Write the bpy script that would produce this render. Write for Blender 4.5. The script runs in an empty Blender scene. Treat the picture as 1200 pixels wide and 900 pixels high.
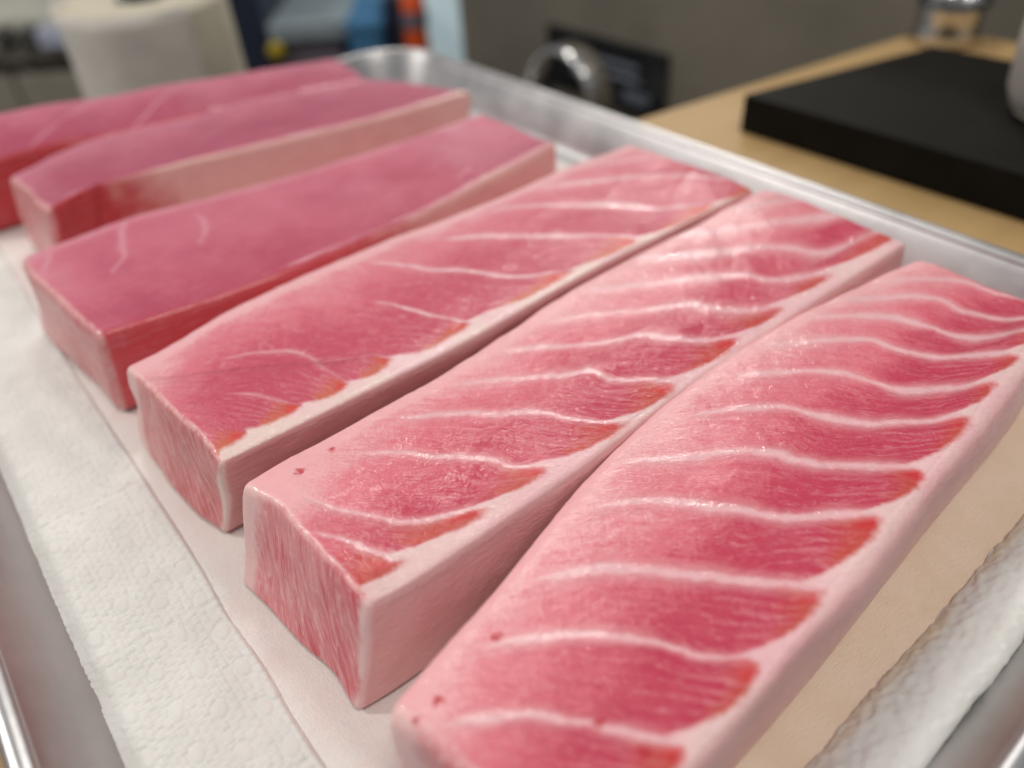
import bpy, math, random
import numpy as np
from mathutils import Matrix, Vector
random.seed(4)
sc = bpy.context.scene
COL = sc.collection

# ------------------------------------------------------------------ camera
cam_d = bpy.data.cameras.new('camera'); cam = bpy.data.objects.new('camera', cam_d); COL.objects.link(cam)
RX, RY, RZ = (0.63889, 0.76718, -0.05703), (0.46715, -0.44579, -0.76357), (-0.61122, 0.46120, -0.64320)
cam.matrix_world = Matrix(((RX[0], -RY[0], -RZ[0], 0), (RX[1], -RY[1], -RZ[1], 0), (RX[2], -RY[2], -RZ[2], .17), (0, 0, 0, 1)))
cam_d.sensor_width = 36; cam_d.lens = 26.69; cam_d.clip_start = .005; cam_d.clip_end = 60
cam_d.dof.use_dof = True; cam_d.dof.focus_distance = .190; cam_d.dof.aperture_fstop = 5.2
sc.camera = cam
# ------------------------------------------------------------------ world, lamps, exposure
w = bpy.data.worlds.new('World'); sc.world = w; w.use_nodes = True
bg = w.node_tree.nodes['Background']; bg.inputs[0].default_value = (.90, .94, 1.0, 1); bg.inputs[1].default_value = .37
def lamp(name, loc, target, size, power, col):
    d = bpy.data.lights.new(name, 'AREA'); d.shape = 'SQUARE'; d.size = size; d.energy = power; d.color = col
    o = bpy.data.objects.new(name, d); COL.objects.link(o); o.location = loc
    o.rotation_euler = (Vector(target) - Vector(loc)).to_track_quat('-Z', 'Y').to_euler()
    return o
lamp('unseen_lamp', (-1.80, 2.35, 1.75), (-.15, .15, 0), .22, 14, (1, .96, .91))
lamp('unseen_lamp', (-1.25, .75, 1.75), (-.15, .12, 0), .24, 10, (1, .95, .88))
lamp('unseen_lamp', (-1.62, 1.50, 1.75), (-.15, .12, 0), .26, 9, (1, .96, .90))
lamp('unseen_lamp', (.40, .05, 1.75), (-.15, .12, 0), .45, 16, (1, .95, .88))
lamp('unseen_lamp', (-1.15, -.85, 1.25), (-.18, .05, 0), .16, 16, (1, .95, .89))  # unseen lamp added low at the near left to rake across the towel
sc.view_settings.view_transform = 'Standard'; sc.view_settings.look = 'None'
sc.view_settings.exposure = -.46; sc.view_settings.gamma = 1; sc.view_settings.use_curve_mapping = False
sc.cycles.use_denoising = True; sc.cycles.denoising_prefilter = 'ACCURATE'; sc.cycles.denoising_input_passes = 'RGB_ALBEDO_NORMAL'
try: sc.cycles.denoiser = 'OPENIMAGEDENOISE'
except Exception: pass
sc.cycles.max_bounces = 5; sc.cycles.diffuse_bounces = 3; sc.cycles.glossy_bounces = 3
sc.cycles.use_adaptive_sampling = True; sc.cycles.adaptive_threshold = .012; sc.cycles.adaptive_min_samples = 32
sc.cycles.sample_clamp_indirect = 4.0

# ------------------------------------------------------------------ helpers
def lin(r, g, b, k=1.0):
    f = lambda v: ((v / 255 + .055) / 1.055) ** 2.4 if v > 10 else v / 255 / 12.92
    return (min(f(r) * k, .95), min(f(g) * k, .95), min(f(b) * k, .95), 1)
class NT:
    def __init__(s, name):
        s.m = bpy.data.materials.new(name); s.m.use_nodes = True; s.t = s.m.node_tree; s.n = s.t.nodes
        s.b = s.n['Principled BSDF']; s.L = s.t.links.new
    def put(s, sock, v):
        if hasattr(v, 'is_output'): s.L(v, sock)
        elif v is not None: sock.default_value = v
    def math(s, op, a, b=None, c=None, clamp=False):
        n = s.n.new('ShaderNodeMath'); n.operation = op; n.use_clamp = clamp
        for k, v in enumerate((a, b, c)): s.put(n.inputs[k], v)
        return n.outputs[0]
    def vmul(s, v, xyz):
        n = s.n.new('ShaderNodeVectorMath'); n.operation = 'MULTIPLY'; s.L(v, n.inputs[0]); n.inputs[1].default_value = xyz
        return n.outputs[0]
    def vadd(s, v, w):
        n = s.n.new('ShaderNodeVectorMath'); n.operation = 'ADD'; s.L(v, n.inputs[0]); s.put(n.inputs[1], w)
        return n.outputs[0]
    def noise(s, v, scale, detail=3, rough=.55, color=False):
        n = s.n.new('ShaderNodeTexNoise'); s.L(v, n.inputs['Vector']); n.inputs['Scale'].default_value = scale
        n.inputs['Detail'].default_value = detail; n.inputs['Roughness'].default_value = rough
        return n.outputs['Color'] if color else n.outputs['Fac']
    def vor(s, v, scale, feature='F1'):
        n = s.n.new('ShaderNodeTexVoronoi'); n.feature = feature; s.L(v, n.inputs['Vector']); n.inputs['Scale'].default_value = scale
        return n.outputs['Distance']
    def step(s, v, a, b, lo=0., hi=1.):
        n = s.n.new('ShaderNodeMapRange'); n.interpolation_type = 'SMOOTHSTEP'; s.put(n.inputs[0], v)
        n.inputs[1].default_value = a; n.inputs[2].default_value = b; n.inputs[3].default_value = lo; n.inputs[4].default_value = hi
        return n.outputs[0]
    def mix(s, f, a, b):
        n = s.n.new('ShaderNodeMix'); n.data_type = 'RGBA'; s.put(n.inputs[0], f); s.put(n.inputs[6], a); s.put(n.inputs[7], b)
        return n.outputs[2]
    def attr(s, name, vec=False):
        n = s.n.new('ShaderNodeAttribute'); n.attribute_name = name
        return n.outputs['Vector'] if vec else n.outputs['Fac']
    def obj(s, k=1000.):
        n = s.n.new('ShaderNodeTexCoord'); return s.vmul(n.outputs['Object'], (k, k, k))
    def bump(s, h, strength, dist=.001):
        n = s.n.new('ShaderNodeBump'); s.put(n.inputs['Strength'], strength); n.inputs['Distance'].default_value = dist
        s.L(h, n.inputs['Height']); s.L(n.outputs[0], s.b.inputs['Normal']); return n.outputs[0]
    def set(s, **k):
        for a, v in k.items(): s.put(s.b.inputs[a.replace('_', ' ')], v)
        return s
def simple(name, col, rough=.5, metal=0., var=.12, scale=60., bump=0., col2=None, spec=.5):
    t = NT(name); o = t.obj(1.)
    n = t.noise(o, scale, 4)
    c2 = col2 or tuple(max(0, v * (1 - var * 2)) for v in col[:3]) + (1,)
    t.set(Base_Color=t.mix(t.step(n, .3, .7), c2, col), Metallic=metal, Roughness=t.step(n, .2, .8, max(.03, rough - .06), rough + .08))
    t.b.inputs['Specular IOR Level'].default_value = spec
    if bump: t.bump(t.noise(o, scale * 6, 3), bump, .0006)
    return t.m
def mesh(name, V, F, mat, parent=None, smooth=True, attrs=None):
    me = bpy.data.meshes.new(name)
    V = np.asarray(V, np.float32)
    if isinstance(F, np.ndarray):
        k = F.shape[1]; me.vertices.add(len(V)); me.vertices.foreach_set('co', V.ravel())
        me.loops.add(F.size); me.loops.foreach_set('vertex_index', F.ravel().astype(np.int32))
        me.polygons.add(len(F)); me.polygons.foreach_set('loop_start', np.arange(0, F.size, k, dtype=np.int32))
        me.update(calc_edges=True)
    else:
        me.from_pydata([tuple(map(float, v)) for v in V], [], F); me.update()
    if smooth: me.polygons.foreach_set('use_smooth', np.ones(len(me.polygons), bool))
    for a, v in (attrs or {}).items():
        v = np.asarray(v, np.float32)
        if v.ndim == 1: at = me.attributes.new(a, 'FLOAT', 'POINT'); at.data.foreach_set('value', v)
        else: at = me.attributes.new(a, 'FLOAT_VECTOR', 'POINT'); at.data.foreach_set('vector', v.ravel())
    me.materials.append(mat)
    o = bpy.data.objects.new(name, me); COL.objects.link(o); o.parent = parent
    return o
def thing(name, label, cat, loc=(0, 0, 0), rz=0., group=None):
    o = bpy.data.objects.new(name, None); COL.objects.link(o); o.location = loc; o.rotation_euler = (0, 0, rz)
    o.empty_display_size = .02
    return tag(o, label, cat, group)
def tag(o, label, cat, group=None):
    o['label'] = label; o['category'] = cat
    if group: o['group'] = group
    return o
def struct(o, label=None):
    o['kind'] = 'structure'
    if label: o['label'] = label
    return o
def grid_faces(na, nb, wrap=False):           # vertices indexed a*nb+b
    a, b = np.meshgrid(np.arange(na - 1), np.arange(nb if wrap else nb - 1), indexing='ij'); b2 = (b + 1) % nb
    return np.stack([a * nb + b, (a + 1) * nb + b, (a + 1) * nb + b2, a * nb + b2], -1).reshape(-1, 4)
def lathe(name, prof, mat, parent=None, n=48, loc=(0, 0, 0)):
    prof = np.array(prof); th = np.arange(n) * 2 * math.pi / n
    V = np.stack([prof[:, None, 0] * np.cos(th), prof[:, None, 0] * np.sin(th), np.repeat(prof[:, 1:2], n, 1)], -1).reshape(-1, 3) + np.array(loc)
    F = grid_faces(len(prof), n, True)[:, ::-1]
    return mesh(name, V, F, mat, parent)
def box(name, lo, hi, mat, parent=None, bev=.002):
    import bmesh
    bm = bmesh.new(); bmesh.ops.create_cube(bm, size=1)
    for v in bm.verts: v.co = [lo[k] + (v.co[k] + .5) * (hi[k] - lo[k]) for k in range(3)]
    if bev: bmesh.ops.bevel(bm, geom=bm.edges[:], offset=bev, segments=2, profile=.5, affect='EDGES')
    me = bpy.data.meshes.new(name); bm.to_mesh(me); bm.free(); me.materials.append(mat)
    o = bpy.data.objects.new(name, me); COL.objects.link(o); o.parent = parent; return o
def slab(name, quad, z0, z1, mat, parent=None, bev=.002):
    import bmesh
    bm = bmesh.new(); v = [bm.verts.new((x, y, z)) for z in (z0, z1) for x, y in quad]
    bm.faces.new(v[3::-1]); bm.faces.new(v[4:])
    for i in range(4): bm.faces.new((v[i], v[(i + 1) % 4], v[4 + (i + 1) % 4], v[4 + i]))
    bmesh.ops.recalc_face_normals(bm, faces=bm.faces)
    bmesh.ops.bevel(bm, geom=bm.edges[:], offset=bev, segments=3, profile=.5, affect='EDGES')
    me = bpy.data.meshes.new(name); bm.to_mesh(me); bm.free(); me.materials.append(mat)
    o = bpy.data.objects.new(name, me); COL.objects.link(o); o.parent = parent; return o
def tube(name, pts, r, mat, parent=None, n=14):
    P = np.array(pts, float); T = np.gradient(P, axis=0); T /= np.linalg.norm(T, axis=1)[:, None]
    ref = np.array([0, 0, 1.]) if abs(T[:, 2]).max() < .9 else np.array([.3, .9, .1])
    A = np.cross(T, ref); A /= np.linalg.norm(A, axis=1)[:, None]; B = np.cross(T, A)
    th = np.arange(n) * 2 * math.pi / n
    V = P[:, None] + r * (A[:, None] * np.cos(th)[None, :, None] + B[:, None] * np.sin(th)[None, :, None])
    return mesh(name, V.reshape(-1, 3), grid_faces(len(P), n, True), mat, parent)
def vnoise(P, seed=0):                         # smooth value noise, numpy
    P = np.asarray(P, float); i = np.floor(P).astype(np.int64); f = P - i; f = f * f * (3 - 2 * f)
    def h(a):
        n = (a[..., 0] * 374761393 + a[..., 1] * 668265263 + a[..., 2] * 2147483647 + seed * 974634777) & 0xffffffff
        n = ((n ^ (n >> 13)) * 1274126177) & 0xffffffff
        return ((n ^ (n >> 16)) & 0xffff) / 65535.
    r = 0
    for c in range(8):
        o = np.array([c & 1, (c >> 1) & 1, c >> 2])
        wgt = np.prod(np.where(o, f, 1 - f), -1); r = r + wgt * h(i + o)
    return r * 2 - 1
def sstep(x, a, b): t = np.clip((x - a) / (b - a), 0, 1); return t * t * (3 - 2 * t)
def smooth_poly(p, n=40):
    p = np.array(p, float); d = np.r_[0, np.cumsum(np.hypot(*np.diff(p, axis=0).T))]
    if len(p) > 3: q = np.vstack([2 * p[0] - p[1], p, 2 * p[-1] - p[-2]])
    else: q = np.vstack([2 * p[0] - p[1], p, 2 * p[-1] - p[-2]])
    out = []
    for t in np.linspace(0, d[-1], n):
        i = min(np.searchsorted(d, t, side='right') - 1, len(p) - 2); u = (t - d[i]) / (d[i + 1] - d[i] + 1e-9)
        a, b, c, e = q[i], q[i + 1], q[i + 2], q[i + 3]
        out.append(.5 * ((2 * b) + (c - a) * u + (2 * a - 5 * b + 4 * c - e) * u * u + (3 * b - a - 3 * c + e) * u ** 3))
    return np.array(out)

# ------------------------------------------------------------------ the counter the pan stands on, the room behind
def wood_mat(name, c1, c2):
    t = NT(name); o = t.obj(1.)
    g = t.noise(t.vmul(o, (90, 4, 40)), 1., 5); g2 = t.noise(t.vmul(o, (14, 1.5, 14)), 1., 3)
    t.set(Base_Color=t.mix(t.step(t.math('ADD', t.math('MULTIPLY', g, .6), t.math('MULTIPLY', g2, .4)), .35, .65), c1, c2), Roughness=.55)
    t.bump(g, .25, .0005); return t.m
M_wood = wood_mat('pale_wood', lin(174, 142, 94, 1.), lin(184, 152, 104, 1.))
counter = thing('wooden_counter', 'pale yellow wooden counter under the metal tray and the black board', 'counter', (-.1, .2, -.0465))
slab('counter_top', [(-.33, -.75), (.75, -.75), (.75, .50), (-.168, .408)], 0, .04, M_wood, counter, .002)
box('counter_body', (-.13, -.7, -.85), (.7, .36, -.0015), M_wood, counter, .004)
M_floor = simple('dark_floor', (.09, .085, .08, 1), .6, 0, .15, 20)
struct(mesh('floor', [(-4, -3, -.9), (3, -3, -.9), (3, 4, -.9), (-4, 4, -.9)], [(0, 1, 2, 3)], M_floor, smooth=False))

ANG = math.radians(52.963)
def bgthing(name, label, cat, r, d, z, group=None):
    return thing(name, label, cat, (.60232 * r - .79825 * d, .79825 * r + .60232 * d, z), ANG, group)
M_wall = simple('wall_paint', lin(120, 108, 102, 1.3), .8, 0, .06, 3)
wl = box('wall', (-2.6, 0, 0), (1.5, .1, 1.25), M_wall, None, .004)
wl.location = (-.79825 * 2.3, .60232 * 2.3, -.899); wl.rotation_euler = (0, 0, ANG); struct(wl)

# dark steel panel behind the far rim, with its plate
M_panel = simple('dark_steel', (.25, .222, .175, 1), .42, .25, .1, 8)
pn = thing('dark_panel', 'dark brown-grey metal cabinet side behind the wooden counter', 'cabinet', (-.3, .70, -.899))
box('side_panel', (-.69, 0, 0), (.75, .04, 1.15), M_panel, pn, .003)
box('back_panel', (-.69, .044, 0), (.75, .5, 1.149), M_panel, pn, .003)
M_black = simple('black_plate', (.006, .007, .009, 1), .3, 0, .1, 30)
M_pale = simple('pale_print', (.24, .27, .33, 1), .5, 0, .1, 80)
lp = thing('label_plate', 'black plate with blurred pale marks on the dark cabinet', 'plate', (-.683, .6985, -.15))
box('plate', (-.107, -.004, -.036), (.099, .001, .042), M_black, lp, .002)
for (x, z, a, b) in [(-.075, .022, .05, .006), (-.02, .018, .075, .005), (-.07, .008, .035, .006), (.01, .004, .05, .005), (.035, -.016, .04, .012), (-.055, -.006, .03, .004)]:
    box('printed_mark', (x, -.0056, z - b / 2), (x + a, -.0045, z + b / 2), M_pale, lp, 0)
M_chrome = simple('polished_steel', (.72, .71, .70, 1), .16, 1., .08, 30)
# lower worktop, with paper roll and ring
M_low = simple('worktop', (.35, .34, .32, 1), .5, .3, .1, 10)
lw = struct(box('lower_worktop', (-1.5, -.35, 0), (.13, .1, .04), M_low, None, .003)); lw.location = (-.79825 * .85, .60232 * .85, -.24); lw.rotation_euler = (0, 0, ANG)
hoop = thing('metal_ring', 'shiny steel ring standing upright behind the far rim of the tray', 'ring', (-.647, .60, -.1985))
th = np.linspace(0, 2 * math.pi, 49)[:-1]
Vr = []
for a in th:
    for (dr, dy) in [(-.0075, -.015), (-.004, -.019), (.000, -.015), (.0, .015), (-.004, .019), (-.0075, .015)]:
        r_ = .056 + dr; Vr.append((r_ * math.cos(a), dy, .0565 + r_ * math.sin(a)))
Fr = [(i * 6 + k, i * 6 + (k + 1) % 6, ((i + 1) % 48) * 6 + (k + 1) % 6, ((i + 1) % 48) * 6 + k) for i in range(48) for k in range(6)]
mesh('band', Vr, Fr, M_chrome, hoop)

M_rollbody = simple('roll_body_paper', lin(196, 188, 168), .9, 0, .08, 40, .3)  # paper of the roll body, a beiger tone than the loose sheet
M_sheetw = simple('roll_sheet_paper', lin(220, 213, 203), .9, 0, .05, 50, .3)
roll = bgthing('paper_roll', 'upright paper towel roll with a loose white outer sheet, left behind the fish', 'paper roll', -.266, .66, -.199)
lathe('roll_body', [(0.02, .0), (.060, .0), (.063, .004), (.063, .230), (.060, .235), (.021, .235), (.0185, .2335), (.0185, .02), (.02, 0)], M_rollbody, roll, 64)
lathe('core_tube', [(.0182, .232), (.0182, .2365), (.0165, .2365), (.0165, .01)], M_black, roll, 40)
na, nb = 60, 24; Vs = []
for a in np.linspace(math.radians(150), math.radians(318), na):      # camera side is at -90 deg
    for t in np.linspace(0, 1, nb):
        fl = max(0, (math.radians(215) - a)) / math.radians(65)
        r_ = .0645 + .004 * fl + .030 * fl * (1 - t) ** 1.4 + .0008 * math.sin(9 * a + 5 * t)
        Vs.append((r_ * math.cos(a), r_ * math.sin(a), .003 + .2335 * t))
sh = mesh('loose_sheet', Vs, grid_faces(na, nb), M_sheetw, roll)
so = sh.modifiers.new('thick', 'SOLIDIFY'); so.thickness = .0008

# white range with knobs, cabinet below it
M_white = simple('white_enamel', lin(205, 203, 190), .4, 0, .05, 15)
M_beige = simple('beige_laminate', lin(160, 152, 138), .6, 0, .05, 12)
M_olive = simple('shadow_gap', lin(70, 56, 40), .7, 0, .1, 20)
M_knob = simple('dark_knob', lin(70, 68, 62), .5, 0, .1, 50)
rg = bgthing('control_unit', 'off-white appliance front with dark knobs above beige doors, far left', 'appliance', -.85, 1.5, -.899)
box('control_panel', (-.3, 0, .692), (.32, .5, .748), M_white, rg, .006)
box('lower_strip', (-.3, .012, .668), (.32, .5, .691), M_beige, rg, .002)
box('gap', (-.3, .03, .648), (.32, .5, .667), M_olive, rg, .001)
for x0, x1 in [(-.3, -.046), (-.040, .32)]: box('door', (x0, .004, .05), (x1, .5, .647), M_beige, rg, .003)
for x in (-.072, -.012, .036):
    k = lathe('knob', [(0, .028), (.014, .028), (.017, .024), (.018, .0), (0, 0)], M_knob, rg, 24)
    k.location = (x, 0, .718); k.rotation_euler = (math.pi / 2, 0, 0)
M_lav = simple('pale_lilac_plastic', lin(190, 195, 215), .5, 0, .05, 20)
lb = bgthing('pale_box', 'small pale lilac block on the off-white appliance front beside the paper roll', 'box', -.775, 1.485, -.199)
box('shell', (-.022, -.02, 0), (.06, .012, .032), M_lav, lb, .004)

# steel bench, navy cabinet, blue bin, orange bottle, pale strip with added glow
M_navy = simple('navy_paint', lin(36, 44, 66), .5, 0, .2, 6)
nv = bgthing('navy_cabinet', 'dark navy cabinet side beside the paper roll', 'cabinet', -.43, 1.5, -.899)
box('side', (-.036, 0, 0), (.030, .6, 1.2), M_navy, nv, .004)
M_steel = simple('brushed_steel', lin(190, 205, 212), .35, .6, .08, 20)
M_grey = simple('grey_drawer', lin(120, 112, 122), .55, .1, .1, 12)
sb = bgthing('steel_bench', 'pale steel bench top with grey drawer front in the blurred background', 'bench', -.29, 1.5, -.899)
box('bench_top', (-.108, 0, .672), (.14, .6, .704), M_steel, sb, .003)
box('drawer', (-.108, .02, .60), (.02, .55, .668), M_grey, sb, .003)
box('drawer', (-.108, .02, .05), (.02, .55, .597), M_navy, sb, .003)
M_bkt = simple('back_steel', lin(160, 175, 180), .4, .3, .1, 9)
box('splash_back', (-.108, .601, .60), (.14, .62, 1.1), M_bkt, sb, .003)
M_yel = simple('yellow_plastic', lin(190, 165, 30), .5, 0, .1, 30)
yk = lathe('knob', [(0, .03), (.012, .03), (.015, .025), (.015, 0), (0, 0)], M_yel, sb, 24); yk.location = (-.1, .018, .660); yk.rotation_euler = (math.pi / 2, 0, 0)
M_blue = simple('blue_plastic', lin(70, 128, 172), .5, 0, .12, 12)
bb = bgthing('blue_bin', 'blue plastic bin in the blurred background beside the orange bottle', 'bin', -.205, 1.46, -.899)
box('bin_body', (-.043, 0, 0), (.020, .3, .712), M_blue, bb, .01)
box('bin_rim', (-.046, -.004, .690), (.023, .29, .708), M_blue, bb, .004)
box('bin_side', (.024, .02, 0), (.058, .3, .74), M_navy, bb, .006)
M_or = simple('orange_plastic', lin(235, 92, 30), .4, 0, .1, 20)
ob = bgthing('orange_bottle', 'slim orange bottle with a grey band in the blurred background', 'bottle', -.111, 1.3, -.899)
lathe('bottle_body', [(0, 0), (.018, 0), (.02, .01), (.02, .70), (.018, .74), (.018, .80), (.0, .81)], M_or, ob, 28)
lathe('band', [(.0203, .735), (.0206, .737), (.0206, .757), (.0203, .759)], M_grey, ob, 28)
M_pw = simple('glow_panel', lin(225, 245, 248), .35, 0, .04, 6)
pb = M_pw.node_tree.nodes['Principled BSDF']; pb.inputs['Emission Color'].default_value = (.72, .93, 1., 1); pb.inputs['Emission Strength'].default_value = .42  # slight emission added to brighten the strip
wd = bgthing('glow_panel', 'pale blue-white strip with added glow left of the dark cabinet', 'light panel', -.085, 1.6, -.899)
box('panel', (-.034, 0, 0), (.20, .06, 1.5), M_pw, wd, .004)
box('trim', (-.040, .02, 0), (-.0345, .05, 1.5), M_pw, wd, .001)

# black board, steel cup, white cup on the right
M_board = simple('black_board', (.010, .0085, .0065, 1), .6, 0, .2, 40, .15, spec=.10)
bd = thing('black_board', 'thick black board lying on the wooden counter beyond the tray', 'board', (-.1, .43, -.0062))
slab('board', [(-.150, -.066), (.20, -.066), (.23, .088), (-.116, .074)], 0, .021, M_board, bd, .0015)
cup = thing('steel_cup', 'small shiny steel cup with a dark rim at the far corner of the counter', 'cup', (-.246, .588, -.0062))
lathe('cup_body', [(0, .001), (.0215, .0), (.0235, .002), (.021, .008), (.0215, .022), (.0225, .0255), (.0205, .0255), (.0195, .022), (.019, .006), (0, .005)], M_chrome, cup, 48)
lathe('rim', [(.0226, .0245), (.0236, .0265), (.0226, .0282), (.0208, .0275), (.0204, .0255)], M_black, cup, 48)
M_cer = simple('grey_white_ceramic', lin(190, 182, 172), .35, 0, .05, 40)
wc = thing('white_cup', 'pale ceramic cup standing on the black board at the right edge', 'cup', (-.121, .440, .0152))
lathe('cup_body', [(0, .0), (.016, .0), (.021, .003), (.0245, .012), (.026, .03), (.0265, .055), (.0245, .055), (.0235, .03), (.021, .008), (0, .006)], M_cer, wc, 48)
lathe('foot_ring', [(.0155, -.0002), (.0162, .0016), (.0175, .002), (.0178, -.0002)], M_cer, wc, 40)

# ------------------------------------------------------------------ the sheet pan
def alu_mat():
    t = NT('sheet_pan_aluminium'); o = t.obj(1.)
    n = t.noise(o, 30, 5); s = t.noise(t.vmul(o, (15, 400, 200)), 1., 3)
    sc_ = t.noise(t.vmul(o, (60, 60, 60)), 4., 2)
    t.set(Base_Color=t.mix(t.step(n, .3, .7), (.44, .43, .43, 1), (.54, .53, .53, 1)), Metallic=1., Roughness=t.step(t.math('ADD', n, t.math('MULTIPLY', s, .4)), .4, 1.0, .32, .46))
    t.bump(sc_, .10, .0004); return t.m
M_alu = alu_mat()
pan = thing('sheet_pan', 'aluminium sheet pan with rolled rim holding the fish blocks', 'tray', (-.2285, .1204, -.0063))
def rrect(hx, hy, r, n=10):
    out = []
    for cx, cy, a0 in [(hx - r, hy - r, 0), (-hx + r, hy - r, 90), (-hx + r, -hy + r, 180), (hx - r, -hy + r, 270)]:
        for k in range(n + 1):
            a = math.radians(a0 + 90 * k / n); out.append((cx + r * math.cos(a), cy + r * math.sin(a)))
    return np.array(out)
def sweep_rect(name, prof, mat, parent, cap=False, seg=10):
    V = []
    for o_, z in prof:
        q = rrect(.2185 + o_, .1426 + o_, .022 + o_, seg); V += [(x, y, z) for x, y in q]
    n = 4 * (seg + 1); F = [tuple(f) for f in grid_faces(len(prof), n, True)]
    if cap: F.insert(0, tuple(range(n)))
    F = [f[::-1] for f in F] if not cap else [F[0]] + [f[::-1] for f in F[1:]]
    return mesh(name, V, F, mat, parent)
sweep_rect('pan_body', [(-.002, .0045), (.0, .0047), (.002, .0056), (.004, .0078), (.0055, .0105), (.0125, .0248), (.0140, .0270)], M_alu, pan, True)
rp = [(.0140, .0270)] + [(.0168 - .0028 * math.cos(a), .0272 + .0022 * math.sin(a)) for a in np.linspace(.25, math.pi + .9, 10)]
sweep_rect('rolled_rim', rp, M_alu, pan)
sweep_rect('pan_underside', [(-.002, .0002), (.002, .0008), (.0045, .0035), (.0150, .024), (.0160, .0245)], M_alu, pan, True)

# ------------------------------------------------------------------ papers under the fish
def paper_mat(name, c1, c2, kind):
    t = NT(name); o = t.obj()
    n = t.noise(o, .08, 4); f = t.noise(o, 3.5, 3)
    if kind == 'crepe':
        cr = t.noise(t.vadd(t.vmul(o, (.75, 2.6, 1)), t.vmul(t.noise(o, .5, 2, .5, True), (1.5, 1.5, 0))), 1., 3)
        h = t.math('ADD', t.math('MULTIPLY', cr, 1.6), t.math('MULTIPLY', f, .4)); st = .8
    elif kind == 'crepe2':
        cr = t.noise(t.vadd(t.vmul(o, (2.4, .55, 1)), t.vmul(t.noise(o, .5, 2, .5, True), (1.5, 1.5, 0))), 1., 3)
        h = t.math('ADD', t.math('MULTIPLY', cr, 1.5), t.math('MULTIPLY', f, .4)); st = .8
    else:
        h = t.math('ADD', f, t.math('MULTIPLY', t.noise(o, 1.2, 3), .4)); st = .30
    pc = t.mix(t.step(n, .35, .65), c1, c2)
    if kind == 'crepe': pc = t.mix(t.step(t.math('ADD', t.attr('wet'), t.math('MULTIPLY', t.math('SUBTRACT', t.noise(o, .11, 4), .5), 1.2)), .35, .95, 0, .22), pc, lin(226, 190, 178))
    if kind == 'towel': pc = t.mix(t.math('MULTIPLY', t.attr('stain'), .7), pc, lin(226, 206, 150))
    t.set(Base_Color=pc, Roughness=.92)
    t.b.inputs['Specular IOR Level'].default_value = .15
    t.bump(h, st, .00028); return t.m
M_towel = paper_mat('embossed_towel_paper', lin(219, 218, 213), lin(226, 225, 221), 'towel')
M_crepe = paper_mat('white_crepe_paper', lin(232, 226, 222), lin(234, 231, 227), 'crepe')
M_tan = paper_mat('peach_paper', lin(240, 218, 192), lin(244, 224, 202), 'crepe2')
def sheet(name, x0, x1, y0, y1, zf, nx, ny, mat, label, cat):
    X, Y = np.meshgrid(np.linspace(x0, x1, nx), np.linspace(y0, y1, ny), indexing='ij')
    Z = zf(X, Y); cx, cy = (x0 + x1) / 2, (y0 + y1) / 2
    V = np.stack([X - cx, Y - cy, Z], -1).reshape(-1, 3)
    at_ = {'wet': (sstep(Y, .001, .016)).ravel()} if name == 'crepe_sheet' else None
    o = mesh(name, V, grid_faces(nx, ny), mat, attrs=at_); o.location = (cx, cy, 0)
    return tag(o, label, cat)
wav = lambda X, Y, s, a, k=0: a * vnoise(np.stack([X * s, Y * s, X * 0 + .5], -1), k)
sheet('crepe_sheet', -.442, -.070, -.0262, .258, lambda X, Y: .0001 + wav(X, Y, 45, .0003, 2), 300, 160, M_crepe,
      'smooth white crepe paper lying under the fish blocks', 'paper')
sheet('peach_sheet', -.0880, -.0185, .0262, .259, lambda X, Y: .0009 + wav(X, Y, 40, .0003, 5), 120, 240, M_tan,
      'peach-tan absorbent paper beside the nearest fish block', 'paper')
def emboss(X, Y):
    x = X * 1000; y = Y * 1000
    wx = x + .7 * vnoise(np.stack([x * .16, y * .16, x * 0], -1), 3); wy = y + .7 * vnoise(np.stack([x * .16, y * .16, x * 0 + 7], -1), 4)
    p, q = 2.8, 2.0
    row = np.floor(wy / q); fx = (wx / p + .5 * (row % 2)) % 1 - .5; fy = (wy / q) % 1 - .5
    pil = np.clip(1 - (np.abs(fx) * 2) ** 7, 0, 1) * np.clip(1 - (np.abs(fy) * 2) ** 6, 0, 1)
    cid = np.stack([np.floor(wx / p + .5 * (row % 2)) * 1.37, row * 1.91, x * 0], -1)
    h = .66 * pil * (.75 + .3 * vnoise(cid, 9))
    P2, Q2 = 13., 8.5
    r2 = np.floor(wy / Q2); gx = ((wx / P2 + .5 * (r2 % 2)) % 1 - .5) * P2; gy = ((wy / Q2) % 1 - .5) * Q2
    e = np.hypot(gx / 2.6, gy / 1.7); h = np.where(e < 1.25, .05 + .50 * np.clip(1 - e ** 6 / 2, 0, 1), h)
    for xc in (-415, -361, -307, -253, -205, -148, -94, -60):              # pressed cross lines
        d = np.abs(x - xc - .08 * (y + 9) - .8 * vnoise(np.stack([x * 0, y * .3, x * 0 + xc], -1), 1)); h = h - .10 * np.exp(-(d / .55) ** 2) + .20 * np.exp(-((d - 1.5) / .7) ** 2)
    return h
def towel_z(X, Y):
    y = Y * 1000; x = X * 1000
    edge = 8.2 + .5 * vnoise(np.stack([x * .05, x * 0, x * 0], -1), 6)
    near = -27.5
    lip = sstep(edge - y, 0, 1.1) * (1 - .0)
    z = .25 + lip * (.75 + emboss(X, Y) * sstep(y, near, near + 2)) + .35 * vnoise(np.stack([x * .035, y * .05, x * 0], -1), 8)
    z = z + .4 * sstep(near + 3. - y, 0, 3.5)
    return np.where(y > edge, -.6 + .0 * y, z) / 1000
tw = sheet('paper_towel', -.445, -.030, -.0287, .0092, towel_z, 1000, 92, M_towel,
           'white embossed paper towel strip along the near side of the tray', 'paper towel')
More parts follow.
